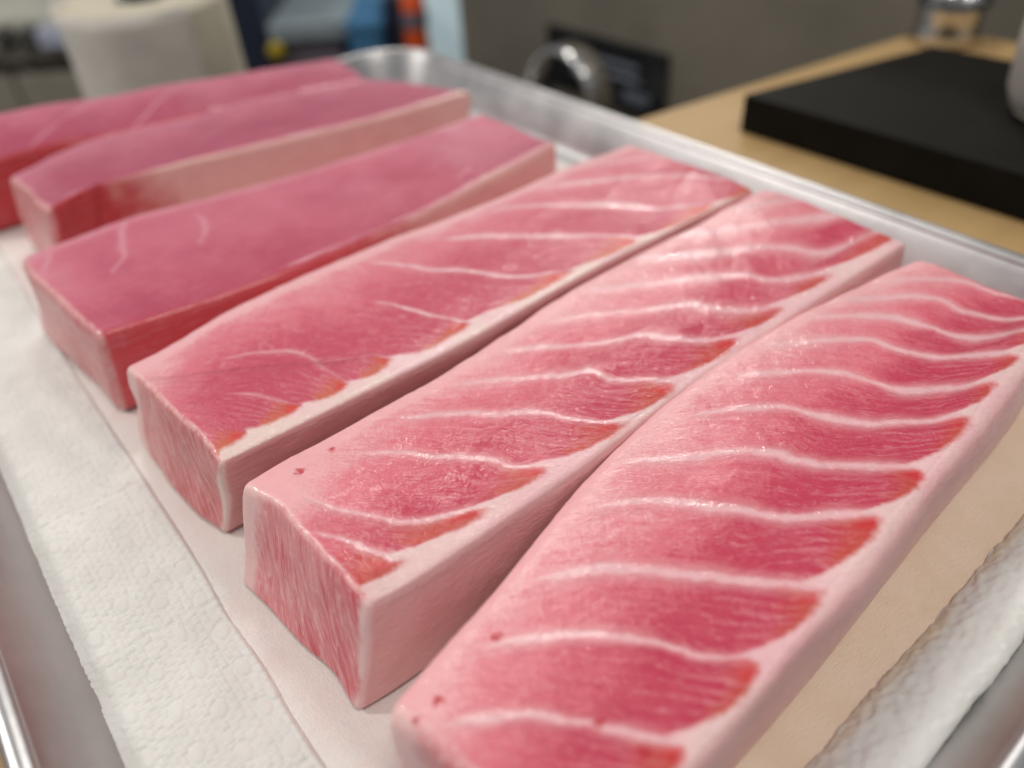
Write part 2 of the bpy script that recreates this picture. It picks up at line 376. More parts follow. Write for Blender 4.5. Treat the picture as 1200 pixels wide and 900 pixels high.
# folded towel edge standing against the right-hand wall
prof = np.array([(-20.6, .9), (-20.3, 2.4), (-18.8, 4.3), (-15.8, 6.2), (-12.4, 7.5), (-9.4, 8.1), (-6.6, 7.6), (-4.4, 5.8), (-4.6, 2.6), (-7., .9)])
pp = smooth_poly(prof, 40); ny = 420; Vt = []
ys = np.linspace(.030, .2575, ny)
for yy in ys:
    k = yy * 1000
    a = 1 + .07 * vnoise(np.array([[k * .03, 0, 0]]), 11)[0]; b = .7 * vnoise(np.array([[k * .045, 3, 0]]), 12)[0]
    q = pp.copy(); q[:, 1] = .9 + (q[:, 1] - .9) * a; q[:, 0] += b * (q[:, 1] / 9)
    nn = vnoise(np.stack([np.full(40, k * .55), np.arange(40) * .8, np.zeros(40)], -1), 13) * .5 + vnoise(np.stack([np.full(40, k * .13), np.arange(40) * .2, np.zeros(40)], -1), 14) * .35
    q += np.stack([-nn * .6, nn * .6], -1)
    Vt += [(x / 1000 + .016, yy - .14, z / 1000) for x, z in q]
stn = np.tile(np.exp(-((np.arange(40) - 5) / 3.2) ** 2), ny) * (.55 + .45 * vnoise(np.stack([np.repeat(ys, 40) * 60, np.zeros(40 * ny), np.zeros(40 * ny)], -1), 31))
ft = mesh('folded_towel', Vt, grid_faces(ny, 40), M_towel, attrs={'stain': stn}); ft.location = (-.016, .14, 0)
tag(ft, 'thick folded edge of white paper towel propped against the right wall of the tray', 'paper towel')

# ------------------------------------------------------------------ tuna
def flesh_mat(name, dark, mid, pale, fat, rimc, tipc, tipc2, sidec, sidec2, fr1, fr2, fr3, lean=0., coat=1., sss=.30):
    t = NT(name); O = t.obj(); fc = t.attr('fc', True)
    sd, pa, tip, rim, side, front, blood, marb, smx = [t.attr(a) for a in ('sd', 'pale', 'tip', 'rim', 'side', 'front', 'blood', 'marb', 'smx')]
    streak = t.noise(t.vmul(fc, (.085, .62, 0)), 1., 3)
    fine = t.noise(t.vmul(fc, (.33, 1.9, 0)), 1., 2)
    comb = t.noise(t.vmul(fc, (1.5, .16, 0)), 1., 1)
    jm = t.attr('jm'); q_ = lambda n: t.math('ADD', t.math('MULTIPLY', t.math('SUBTRACT', n, .5), jm), .5)
    streak, fine, comb = q_(streak), q_(fine), q_(comb)
    grain = t.noise(O, 1.25, 2)
    mid_n = t.noise(O, .45, 2)
    c0 = lambda n, k: t.math('MULTIPLY', t.math('SUBTRACT', n, .5), k)
    pal = t.math('ADD', pa, c0(marb, .42))
    pal = t.math('ADD', pal, c0(streak, .46)); pal = t.math('ADD', pal, c0(fine, .34))
    pal = t.math('ADD', pal, c0(comb, .22 - .1 * lean)); pal = t.math('ADD', pal, c0(grain, .42))
    col = t.mix(t.step(pal, -.05, .55), dark, mid); col = t.mix(t.step(pal, .45, 1.1), col, pale)
    v1 = t.math('ABSOLUTE', t.math('SUBTRACT', t.noise(t.vadd(t.vmul(fc, (.055, .40, 0)), (3, 9, 0)), 1., 2), .5))
    v1 = t.math('ADD', v1, t.math('SUBTRACT', 1., jm)); vm = t.step(v1, .004, .040, 1, 0)
    col = t.mix(t.math('MULTIPLY', vm, t.math('MULTIPLY', t.math('ADD', t.step(mid_n, .38, .62, .02, .20), t.step(tip, .0, .6, 0, .2)), 1 - .8 * lean)), col, pale)
    col = t.mix(t.math('MULTIPLY', t.step(t.math('ADD', t.attr('thr'), c0(mid_n, 3.)), .2, 1.4, .22, 0), t.step(grain, .35, .6, .45, 1)), col, pale)
    # muscle tips
    tn = t.math('ADD', tip, c0(streak, .55)); tn = t.math('ADD', tn, c0(mid_n, .5))
    col = t.mix(t.step(tn, .25, .95, 0, .85), col, t.mix(t.step(t.math('ADD', t.attr('tred'), c0(mid_n, .5)), .2, .8), tipc2, tipc))
    # white fat seams
    sn = t.math('ADD', sd, c0(mid_n, 1.1)); sn = t.math('ADD', sn, c0(fine, .9)); sn = t.math('ADD', sn, c0(streak, 1.0)); sn = t.math('ADD', sn, c0(marb, .8))
    col = t.mix(t.step(t.math('ADD', sd, c0(marb, 1.2)), .2, 3.2, .42, 0), col, pale)
    sm = t.step(sn, -.1, 1.35, .88, 0)
    col = t.mix(sm, col, fat)
    # fat edge
    rn = t.math('ADD', rim, c0(mid_n, 1.8)); rn = t.math('ADD', rn, c0(fine, .5))
    rm = t.step(rn, -1.0, 1.3); col = t.mix(rm, col, t.mix(t.step(marb, .3, .7), rimc, fat))
    # skin of the long side
    sx = t.math('ADD', smx, c0(streak, .55)); sx = t.math('ADD', sx, c0(marb, .5))
    sc_ = t.mix(t.step(sx, .15, .85), sidec, sidec2); sc_ = t.mix(t.math('MULTIPLY', vm, .30), sc_, fat); sc_ = t.mix(t.math('MULTIPLY', sm, .6), sc_, fat)
    col = t.mix(t.step(side, .25, .8), col, sc_)
    # cut end: steep streaks
    ff = t.math('ADD', t.math('ADD', c0(streak, 1.5), c0(fine, 1.0)), t.math('ADD', c0(marb, .8), t.math('MULTIPLY', pa, .40)))
    fcol = t.mix(t.step(ff, -.35, .45), fr1, fr2)
    fcol = t.mix(t.math('MULTIPLY', t.step(v1, .004, .05, 1, 0), t.step(mid_n, .3, .6, .1, .55)), fcol, fr3)
    fcol = t.mix(t.step(t.math('ADD', pa, c0(mid_n, .6)), .95, 1.7), fcol, fr3)
    fcol = t.mix(rm, fcol, rimc)
    col = t.mix(t.step(front, .35, .72), col, fcol)
    ar = t.math('MULTIPLY', t.step(front, .12, .5), t.step(front, .75, .99, 1, 0))
    col = t.mix(t.math('MULTIPLY', ar, t.step(mid_n, .3, .65, .2, .7)), col, fr3)
    bl = t.math('ADD', blood, c0(t.noise(O, .8, 3), 2.6))
    col = t.mix(t.step(bl, .3, 1.3, .85, 0), col, lin(190, 22, 50))
    tops = t.math('SUBTRACT', 1., t.math('MAXIMUM', side, front), None, True)
    t.set(Base_Color=col, Roughness=t.step(mid_n, .3, .7, .36, .55), IOR=1.42, Specular_IOR_Level=.35, Coat_Weight=t.math('MULTIPLY', t.step(tops, 0, 1, .5, 1.), t.math('ADD', .44 + .5 * lean, t.math('MULTIPLY', sm, .80))), Coat_Roughness=.08 + .10 * lean)
    t.b.inputs['Coat IOR'].default_value = 1.38
    h = t.math('ADD', t.math('MULTIPLY', fine, 1.5), t.math('MULTIPLY', grain, .45))
    h = t.math('ADD', h, t.math('MULTIPLY', streak, .5)); h = t.math('ADD', h, t.math('MULTIPLY', mid_n, 1.1))
    if sss:
        t.set(Subsurface_Weight=sss, Subsurface_Scale=.0035); t.b.inputs['Subsurface Radius'].default_value = (1., .42, .36)
    t.bump(h, 1., .00019 - .00009 * lean)
    hc = t.math('ADD', t.math('MULTIPLY', grain, .62), t.math('MULTIPLY', mid_n, 1.3)); hc = t.math('ADD', hc, t.math('MULTIPLY', fine, .55))
    n2 = t.n.new('ShaderNodeBump'); n2.inputs['Strength'].default_value = 1.; n2.inputs['Distance'].default_value = .00014 - .00008 * lean
    t.L(hc, n2.inputs['Height']); t.L(n2.outputs[0], t.b.inputs['Coat Normal'])
    return t.m

class Block:
    """A cut of tuna: L and R are the top edges seen from above in mm (near to far), zc the corner heights."""
    def __init__(s, **k):
        s.__dict__.update(dict(step=1.0, r=2.2, septa=[], widths=None, rim=None, blood=[], tips=True, seed=1, dark_u=.75,
                               pmat=None, bl=(0, 0), br=(0, 0), bn=0., bf=0., scallop=4.6, tip_len=11., pale0=1.0, bulge=.8, fade=.28, sidef=None, notch=None, rim_y=None, sag=.7))
        s.__dict__.update(k)
        s.L = np.array(s.L, float); s.R = np.array(s.R, float)
        s.W = float(np.mean(s.R[:, 0]) - np.mean(s.L[:, 0])); s.len = float(s.L[-1, 1] - s.L[0, 1]); s.H = float(np.mean(s.zc))
        s.S = [smooth_poly(q, 50) for q in s.septa]
        s.S = [q[np.argsort(q[:, 0])] for q in s.S]
        if s.widths is None: s.widths = [1.2] * len(s.S)
        c = (s.L[0] + s.L[-1] + s.R[0] + s.R[-1]) / 4; s.c = np.array([c[0], c[1], 1.1])
    def curve(s, P, v):
        y = P[0, 1] + (P[-1, 1] - P[0, 1]) * v; sm = s.__dict__.setdefault('_sm', {})
        if id(P) not in sm:
            q = smooth_poly(P, 80) if len(P) > 2 else P
            sm[id(P)] = q
        q = sm[id(P)]; return np.interp(y, q[:, 1], q[:, 0]), y
    def uv(s, x, y):
        u = np.full_like(x, .5)
        for _ in range(8):
            y0 = s.L[0, 1] + (s.R[0, 1] - s.L[0, 1]) * u; y1 = s.L[-1, 1] + (s.R[-1, 1] - s.L[-1, 1]) * u
            v = (y - y0) / (y1 - y0); xl, _a = s.curve(s.L, v); xr, _a = s.curve(s.R, v); u = (x - xl) / (xr - xl)
        return u, v
    def pos(s, u, v, w_):                     # rounded box -> warped block, all in mm, world axes
        D = np.array([s.W, s.len, s.H]); p = np.stack([u * D[0], v * D[1], w_ * D[2]], -1); r = s.r
        q = np.clip(p, r, D - r); d = p - q; n = np.linalg.norm(d, axis=-1, keepdims=True); N = d / np.maximum(n, 1e-9)
        p = q + N * np.minimum(r, np.maximum(n, 1e-9)) if False else q + N * r
        u, v, w_ = (p / D).T if p.ndim == 2 else np.moveaxis(p / D, -1, 0)
        xl, yl = s.curve(s.L, v); xr, yr = s.curve(s.R, v)
        zl = s.zc[0] + (s.zc[2] - s.zc[0]) * v; zr = s.zc[1] + (s.zc[3] - s.zc[1]) * v
        k = 1 - w_
        xl = xl + s.bl[0] * k; xr = xr + s.br[0] * k
        x = xl + (xr - xl) * u; y = yl + (yr - yl) * u
        x = x + (2 * u - 1) * s.sag * np.sin(np.pi * np.clip(w_, 0, 1)) * np.abs(2 * u - 1) + .9 * (w_ - .5) * vnoise(np.stack([v * 5, v * 0, v * 0], -1), s.seed + 41)
        y = y + (1.1 * vnoise(np.stack([u * 4, w_ * 2.2, v * 0], -1), s.seed + 42)) * ((1 - v) ** 8 + v ** 8) * s.bulge
        y = y + k * (s.bn * (1 - v) ** 6 * 1.0 + s.bf * v ** 6)
        z = 1.1 + (zl + (zr - zl) * u - 1.1) * w_
        X = np.stack([x, y, z], -1); X0 = X.copy()
        b = s.bulge
        lo = vnoise(X * .035, s.seed) * 1.0 * b + vnoise(X * .11, s.seed + 3) * .22 * b + vnoise(X * .22, s.seed + 4) * .08 * b
        fr = np.clip(-N[..., 1], 0, 1); lo = lo + fr * vnoise(X * np.array([.16, .1, .07]), s.seed + 5) * .5 * np.clip(np.minimum(w_, 1 - w_) * 6, 0, 1)
        hi = vnoise(X * .5, s.seed + 7) * .07
        lim = np.clip(w_ * 3, 0, 1) * 1.0
        if s.notch: lo = lo - 1.6 * np.exp(-((X[..., 1] - s.notch - .15 * (X[..., 2] - 20)) / 1.3) ** 2) * np.clip(N[..., 0], 0, 1) / np.maximum(lim, .3) if False else lo
        X = X + N * ((lo + hi) * lim)[..., None]
        if s.notch: X[..., 0] -= 2.2 * np.exp(-((X0[..., 1] - s.notch - .2 * (X0[..., 2] - 20)) / 1.5) ** 2) * np.clip(N[..., 0], 0, 1)
        X[..., 2] += .5 * b * (1 - (2 * u - 1) ** 2) * (w_ > .5) * w_
        return X, X0, N
    def fields(s, X0, N):
        x, y = X0[:, 0], X0[:, 1]; n = len(x); sd = np.full(n, 6.)
        yi = []
        for q, wd in zip(s.S, s.widths):
            faint = .75 if wd < .62 else 0.
            m0 = (q[6, 1] - q[0, 1]) / (q[6, 0] - q[0, 0] + 1e-6); m1 = (q[-1, 1] - q[-7, 1]) / (q[-1, 0] - q[-7, 0] + 1e-6)
            m0, m1 = np.clip([m0, m1], .2, 2.0)
            Y = np.interp(x, q[:, 0], q[:, 1]); Y = np.where(x < q[0, 0], q[0, 1] + m0 * (x - q[0, 0]), Y); Y = np.where(x > q[-1, 0], q[-1, 1] + m1 * (x - q[-1, 0]), Y)
            sl = np.gradient(q[:, 1], q[:, 0] + np.arange(len(q)) * 1e-6); cs = 1 / np.sqrt(1 + np.interp(x, q[:, 0], np.clip(sl, -.5, 3)) ** 2)
            Y = Y + .55 * vnoise(np.stack([x * .22, x * 0 + q[0, 1], x * 0], -1), s.seed + 31) + .25 * vnoise(np.stack([x * .7, x * 0 + q[0, 1], x * 0], -1), s.seed + 32)
            wd = wd * (1 + .45 * vnoise(np.stack([x * .13, x * 0 + q[0, 1], x * 0], -1), s.seed + 33))
            d = np.abs(y - Y) * cs
            st = sstep(x, q[0, 0] - 4, q[0, 0] + 5) * (1 - .9 * sstep(x, q[-1, 0] + .5, q[-1, 0] + 4))
            st = np.clip(st, .0, 1); tw = .72 + .38 * np.sin(np.pi * np.clip((x - q[0, 0]) / (q[-1, 0] - q[0, 0] + 1e-6), 0, 1))
            sd = np.minimum(sd, d / (wd * tw) + (1 - st) * 2.2 + faint); yi.append(Y)
        if len(yi) > 2 and s.tips:
            Yi = np.array(yi); Yi = np.minimum.accumulate(Yi - np.arange(len(Yi))[:, None] * 1e-3, 0)     # far to near, falling
            b = np.zeros(n)
            for i in range(len(Yi) - 1):
                seg = (y <= Yi[i]) & (y > Yi[i + 1]); b = np.where(seg, i + (Yi[i] - y) / (Yi[i] - Yi[i + 1] + 1e-6), b)
            b = np.where(y > Yi[0], -(y - Yi[0]) / 16, b); b = np.where(y <= Yi[-1], len(Yi) - 1 + (Yi[-1] - y) / 16, b)
            t = b * 16.
        else: b = (x * .8 - y * .6) / 16; t = x * .8 - y * .6
        if not s.tips: t = x * 1.0 - y * .12; al = y
        else: al = x * .6 + y * .8
        fc = np.stack([al, t, np.zeros(n)], -1)
        tred = np.zeros(n)
        u, v = s.uv(x, y)
        fr = b - np.floor(b); thr = np.full(n, 6.)
        if s.rim is not None:
            rp_ = np.array(s.rim); xr = np.interp(y, rp_[:, 1], rp_[:, 0])
            rim = x - xr + (s.scallop * np.clip(np.abs(fr - .40) * 1.9, 0, 1) ** 2.2 - .3 if s.tips else 0)
            tl = s.tip_len * (.55 + .9 * (vnoise(np.stack([np.floor(b) * 1.3, b * 0, b * 0], -1), s.seed + 9) * .5 + .5))
            tip = np.clip(1.1 + (rim - .5) / (tl * (1.35 - 1.15 * fr)), 0, 1.1) * (1 - sstep(fr, .60, .95)) * sstep(fr, .015, .06) if s.tips else np.zeros(n)
            tred = np.exp(-((fr - .16) / .14) ** 2) * sstep(rim, -6, -1) if s.tips else np.zeros(n)
            if s.tips:
                f2 = fr + .05 * vnoise(np.stack([x * .12, b * 2, x * 0], -1), s.seed + 34)
                for kk, (f0, l0) in enumerate([(.26, 26), (.44, 19), (.60, 22), (.78, 15)]):
                    fan_ = f0 + (.40 - f0) * sstep(rim, -l0 * .8, 1.) * .35
                    dd = np.abs(f2 - fan_) * 13. / .38 + 2.5 * sstep(-rim, l0 * .45, l0); thr = np.minimum(thr, dd)
        else: rim = np.full(n, -9.); tip = np.zeros(n)
        pale = s.pale0 * (1 - sstep(u, -.06, s.dark_u)) + s.fade * (1 - sstep(v, .0, .10))
        pale = pale + .8 * (1 - sstep(u, .0, .13))
        bl = np.full(n, 9.)
        for bx, by, bz, br_ in s.blood:
            bl = np.minimum(bl, np.sqrt((x - bx) ** 2 + (y - by) ** 2 + (X0[:, 2] - bz) ** 2) / br_)
        side = np.clip(N[:, 0], 0, 1); front = np.clip(-N[:, 1], 0, 1)
        if s.rim is not None and s.tips:
            ww = 1 - np.clip((X0[:, 2] - 1.1) / (s.H - 1.1), 0, 1); xe = s.R[0, 0] + s.br[0] * ww
            rim = np.where(front > .4, x - xe + 2.6 + 2.6 * vnoise(X0 * .13, s.seed + 21), rim); tip = np.where(front > .6, 0, tip); sd = np.where(front > .75, 6, sd)
            xl_ = s.L[0, 0] + s.bl[0] * ww; pale = np.where(front > .4, pale * .75 + 1.0 * (1 - sstep(x - xl_ + 4 * vnoise(X0 * .1, s.seed + 51), 0, 14)), pale)
        z = X0[:, 2]; Pm = X0 * np.array([1, 1, 1.])
        marb = .5 + .5 * (vnoise(Pm * .06, s.seed + 11) * .62 + vnoise(Pm * .14, s.seed + 12) * .36 + vnoise(Pm * .31, s.seed + 13) * .22)
        wv = np.stack([vnoise(Pm * .09, s.seed + 14), vnoise(Pm * .09, s.seed + 15), z * 0], -1) * np.array([2., 1.6, 0]) + np.stack([z * 0, vnoise(Pm * .3, s.seed + 16) * .5, z * 0], -1)
        fcs = np.stack([y, z * 1.3 + 100, z * 0], -1)
        fan = .42 + .010 * (x - s.L[0, 0] - 25)
        fcf = np.stack([x * .42 - z * .90, x * .90 + z * fan, z * 0], -1) * .85
        fc = np.where((side > .6)[:, None], fcs, fc); fc = fc + wv; fc = np.where((front > .6)[:, None], fcf + wv * .45, fc)
        jm = np.minimum(np.abs(sstep(front, .28, .92) * 2 - 1), np.abs(sstep(side, .28, .92) * 2 - 1)); jm = sstep(jm, .55, 1.)
        smx = s.sidef(x, y, z) if s.sidef else np.full(n, .5)
        return dict(sd=np.clip(sd, 0, 6), pale=pale, tip=tip, rim=np.clip(rim, -9, 9), side=side, front=front, blood=bl, fc=fc, marb=marb, smx=smx, thr=thr, tred=tred, jm=jm)
    def out(s, name, X, X0, N, F, root):
        return mesh(name, (X - s.c) / 1000, F, s.mat if name == 'flesh' else s.mat_patch, root, True, s.fields(X0.reshape(-1, 3), N.reshape(-1, 3)))
    def patch(s, name, U, V, Wv, off, root):
        X, X0, N = s.pos(U, V, Wv); X = X + N * off[..., None]; na, nb = U.shape
        return s.out(name, X.reshape(-1, 3), X0, N, grid_faces(na, nb), root)
    def build(s, label):
        root = thing('tuna_block', label, 'tuna', tuple(s.c / 1000), 0, 'blocks of tuna laid side by side in the pan')
        nu, nv_, nw = [max(8, int(round(d / s.step))) for d in (s.W, s.len, s.H)]
        key = lambda i, j, k: (i * (nv_ + 1) + j) * (nw + 1) + k
        Fs = []
        def face(A, B, f, flip):
            a, b = np.meshgrid(np.arange(A), np.arange(B), indexing='ij')
            q = np.stack([f(a, b), f(a + 1, b), f(a + 1, b + 1), f(a, b + 1)], -1).reshape(-1, 4)
            Fs.append(q[:, ::-1] if flip else q)
        face(nu, nv_, lambda a, b: key(a, b, nw), False); face(nu, nv_, lambda a, b: key(a, b, 0), True)
        face(nu, nw, lambda a, b: key(a, 0, b), False); face(nu, nw, lambda a, b: key(a, nv_, b), True)
        face(nv_, nw, lambda a, b: key(0, a, b), True); face(nv_, nw, lambda a, b: key(nu, a, b), False)
        F = np.concatenate(Fs); uq, inv = np.unique(F, return_inverse=True); F = inv.reshape(F.shape)
        k = uq % (nw + 1); j = (uq // (nw + 1)) % (nv_ + 1); i = uq // ((nw + 1) * (nv_ + 1))
        X, X0, N = s.pos(i / nu, j / nv_, k / nw)
        s.out('flesh', X, X0, N, F, root)
        for q, wd in zip(s.S, s.widths):                     # each white seam, slightly proud of the flesh
            na, nb = 90, 11
            c = q[:, None, :]; T = np.gradient(q, axis=0); T /= np.linalg.norm(T, axis=1)[:, None]; P = np.stack([-T[:, 1], T[:, 0]], -1)
            idx = np.linspace(0, len(q) - 1, na); ii = np.arange(len(q))
            qx = np.interp(idx, ii, q[:, 0]); qy = np.interp(idx, ii, q[:, 1]); px = np.interp(idx, ii, P[:, 0]); py = np.interp(idx, ii, P[:, 1])
            t = np.linspace(-1, 1, nb); hw = wd * 2.1
            x = qx[:, None] + px[:, None] * t * hw; y = qy[:, None] + py[:, None] * t * hw
            u, v = s.uv(x, y); u = np.clip(u, .004, .996); v = np.clip(v, .004, .996)
            en = np.minimum(1, np.minimum(np.arange(na), np.arange(na)[::-1]) / 8.)[:, None]
            off = (.20 * (1 - t ** 2) ** 1.5 * min(1, wd / 1.6))[None] * en - .07
            s.patch('fat_seam', u, v, np.ones_like(u), off, root)
        if s.rim is not None:                                # the white fat along the right-hand edge
            na, nb = 260, 16
            rp_ = np.array(s.rim); y = np.linspace(*(s.rim_y or (s.R[0, 1] + 1, s.R[-1, 1] - 1)), na); xr = np.interp(y, rp_[:, 1], rp_[:, 0]) - .5
            u0, v0 = s.uv(xr, y); u0 = np.clip(u0, 0, .985); v0 = np.clip(v0, .004, .996)
            t = np.linspace(0, 1, nb - 3); U = np.concatenate([u0[:, None] + (1 - u0[:, None]) * t, np.ones((na, 3))], 1)
            V = np.repeat(v0[:, None], nb, 1); Wv = np.concatenate([np.ones((na, nb - 3)), np.ones((na, 3)) * np.array([.96, .92, .88])], 1)
            e = np.linspace(0, 1, nb); off = np.repeat((.16 * np.clip(np.minimum(e, 1 - e) * 6, 0, 1) - .08)[None], na, 0)
            en = np.minimum(1, np.minimum(np.arange(na), np.arange(na)[::-1]) / 6.)[:, None]
            s.patch('fat_edge', U, V, Wv, off * en - .08 * (1 - en), root)
        return root

FAT, FATR = lin(236, 186, 190), lin(236, 198, 196)
def pair(name, *a, **k):
    return flesh_mat(name, *a, **k), flesh_mat(name + '_seam', *a, **dict(k, sss=0.))
m_toro = pair('fatty_tuna', lin(194, 58, 84), lin(222, 116, 129), lin(240, 178, 181), FAT, FATR, lin(206, 44, 38), lin(198, 74, 58),
              lin(238, 190, 188), lin(226, 168, 168), lin(206, 78, 92), lin(230, 146, 150), lin(242, 198, 196))
m_toro4 = pair('medium_fatty_tuna', lin(196, 76, 98), lin(218, 120, 134), lin(236, 178, 182), lin(238, 198, 200), lin(236, 208, 200), lin(210, 72, 52), lin(204, 100, 66),
               lin(228, 172, 168), lin(214, 150, 148), lin(200, 80, 88), lin(222, 144, 144), lin(240, 198, 192))
m_lean = pair('lean_tuna', lin(176, 72, 98), lin(200, 108, 128), lin(216, 140, 156), lin(214, 140, 154), lin(236, 200, 186), lin(180, 44, 50), lin(180, 54, 54),
              lin(196, 60, 64), lin(242, 194, 184), lin(214, 124, 128), lin(224, 156, 154), lin(232, 178, 174), lean=1., coat=1., sss=0.)
m_lean3 = pair('lean_tuna_red', lin(182, 68, 94), lin(206, 106, 126), lin(222, 142, 156), lin(220, 148, 160), lin(238, 198, 188), lin(180, 44, 50), lin(180, 54, 54),
               lin(208, 78, 84), lin(242, 186, 178), lin(202, 100, 106), lin(220, 144, 144), lin(234, 180, 176), lean=1., coat=1., sss=0.)

S6 = [[(-88.7, 209.7), (-79.9, 221.3), (-69.1, 230.8), (-62.2, 231.6), (-53, 234.3)],
 [(-93.2, 193), (-82, 205.6), (-70.7, 215.7), (-61.5, 215.4), (-53, 219.8), (-49, 225.1)],
 [(-93, 179), (-83.7, 190.3), (-73.7, 198.7), (-64.2, 199.9), (-55.5, 203), (-49.8, 210.6), (-46.4, 219.3)],
 [(-93.8, 159.5), (-83, 172.3), (-72.9, 183.3), (-64.4, 184.1), (-56.3, 188.1), (-48.5, 198.4), (-43.2, 206.1)],
 [(-90.7, 142.1), (-81, 153.9), (-71.9, 163.3), (-62.8, 166.2), (-55.1, 169.2), (-48.7, 176.9), (-43.2, 187.2)],
 [(-88.6, 121.6), (-81.2, 132.4), (-72.8, 142.2), (-64.1, 146.6), (-55.2, 151.9), (-46, 162.1), (-39.4, 173.8)],
 [(-89.3, 96.2), (-78.9, 110.3), (-71.7, 120.2), (-63.9, 126.8), (-58.1, 129.2), (-50.2, 136.1), (-38.2, 149)],
 [(-83.4, 80.1), (-74.4, 93.3), (-61.4, 104.4), (-51.2, 111.5), (-44.1, 119.9), (-37.4, 128.7)],
 [(-77.4, 58.8), (-66.2, 74.7), (-55.7, 84.4), (-45.9, 92.3), (-36.8, 100.8), (-34, 105.5)],
 [(-71.8, 41.1), (-60.8, 56.4), (-50.1, 66.7), (-46, 68.8), (-40.4, 73.2), (-31.9, 82.8)],
 [(-64.7, 25.1), (-53.4, 40), (-42.7, 48.8), (-34.3, 55.4)]]
S5 = [[(-153.1, 217.1), (-145.1, 225.7), (-139.5, 237.6), (-134.4, 248.3)],
 [(-157.3, 183.8), (-154.7, 189.8), (-145.2, 201.6), (-136.6, 214.3), (-128.6, 228.1), (-122.3, 239.6), (-117.3, 250.6)],
 [(-153.5, 164.9), (-141.8, 180.4), (-135.9, 190.1), (-127.6, 202.3), (-119.9, 210.7), (-110.7, 216.6), (-106.9, 226.7), (-105.5, 244.5)],
 [(-151, 141.5), (-147.8, 146), (-137.1, 159.7), (-133.3, 165.6), (-125.7, 177.6), (-119.6, 185.8), (-111.8, 190), (-106.2, 197.9), (-101.6, 207.5)],
 [(-146.3, 122), (-139.1, 133.2), (-127.3, 149.1), (-120.4, 160.8), (-112.2, 165.8), (-105.4, 172.7), (-101.6, 181.1)],
 [(-144.7, 103.9), (-135.1, 116.2), (-126.7, 125.4), (-121.6, 133.7), (-119.3, 138.5), (-111.8, 143.8), (-106.4, 148.8), (-101.7, 156.5)],
 [(-142.6, 85.1), (-134, 95.2), (-126.8, 104.9), (-121, 111.5), (-118.3, 116.5), (-111.7, 119), (-105.1, 124.9), (-99.7, 130)],
 [(-141, 64.7), (-133.6, 74.9), (-127.9, 81.5), (-122.4, 85.9), (-117.4, 92.7), (-110.2, 97.8), (-103.1, 102.4), (-98.1, 109.2), (-96.8, 114.9)],
 [(-137.4, 48.9), (-134.6, 52.3), (-127.1, 60.4), (-120.5, 65.6), (-114.9, 71.6), (-110.1, 74.6), (-104.9, 77.2), (-100.3, 82.2)],
 [(-134.9, 32.4), (-122.2, 37.1), (-115.8, 42.1), (-109.5, 46.8), (-105.2, 51.8), (-102.8, 57.4)],
 [(-120.6, 29.4), (-112.7, 34.5), (-106.9, 36.6), (-101.4, 39.9), (-99.8, 43.4)]]
S4 = [[(-214.7, 208.9), (-205.9, 225), (-194.8, 238.8)],
 [(-215.9, 180.8), (-203.4, 197.9), (-194.3, 212.8), (-183.1, 225.4), (-167.3, 236.1)],
 [(-214.7, 155.9), (-208.7, 163.7), (-195.1, 178.6), (-181.4, 193.7), (-169.1, 203.7), (-161.6, 212.8)],
 [(-209.6, 130.9), (-196.5, 145.5), (-185, 155.9), (-175.1, 165.5), (-164.4, 176.1), (-158.2, 180.4)],
 [(-214.7, 102.5), (-205.3, 109.5), (-193.9, 115.3), (-186.2, 123), (-175.8, 128.9), (-168.3, 136.4), (-165.5, 141.5)],
 [(-191.5, 89.9), (-183.1, 95), (-172.8, 98.8), (-166.2, 102.3), (-160.4, 106.3)],
 [(-178.4, 58.2), (-171.5, 68.2), (-167, 75.8), (-161.9, 79)],
 [(-198.3, 39.4), (-192.3, 50.4), (-183.9, 59.7), (-173.8, 62), (-162, 63.2)],
 [(-181.7, 34.8), (-174, 42.2), (-166, 46.8)]]
R4 = [(-160.5, 20), (-161.5, 26.2), (-160.8, 33.1), (-161.5, 42.9), (-159.7, 61.8), (-159.3, 71.5), (-160.9, 78.3), (-157.8, 84.4), (-158.7, 101.7), (-159.5, 115.7), (-158.7, 128.1), (-159.4, 137.9), (-159.1, 157), (-157.6, 178.5), (-155.8, 215.5), (-154.1, 241.4)]
R5 = [(-97.5, 25), (-98.6, 36.3), (-99.4, 43.1), (-99.2, 50.4), (-98.2, 57.6), (-97.8, 64.8), (-97.8, 79.4), (-96, 96.1), (-97.2, 127), (-98.1, 153.8), (-99.6, 177.3), (-99.9, 204.8), (-98.5, 248.1)]
R6 = [(-32, 30), (-31.1, 54.4), (-31.5, 68.3), (-32.5, 82.4), (-34, 101.9), (-35.8, 126.1), (-36.8, 145.8), (-38.7, 173.2), (-40.5, 185.7), (-41.8, 205.2), (-44, 240)]

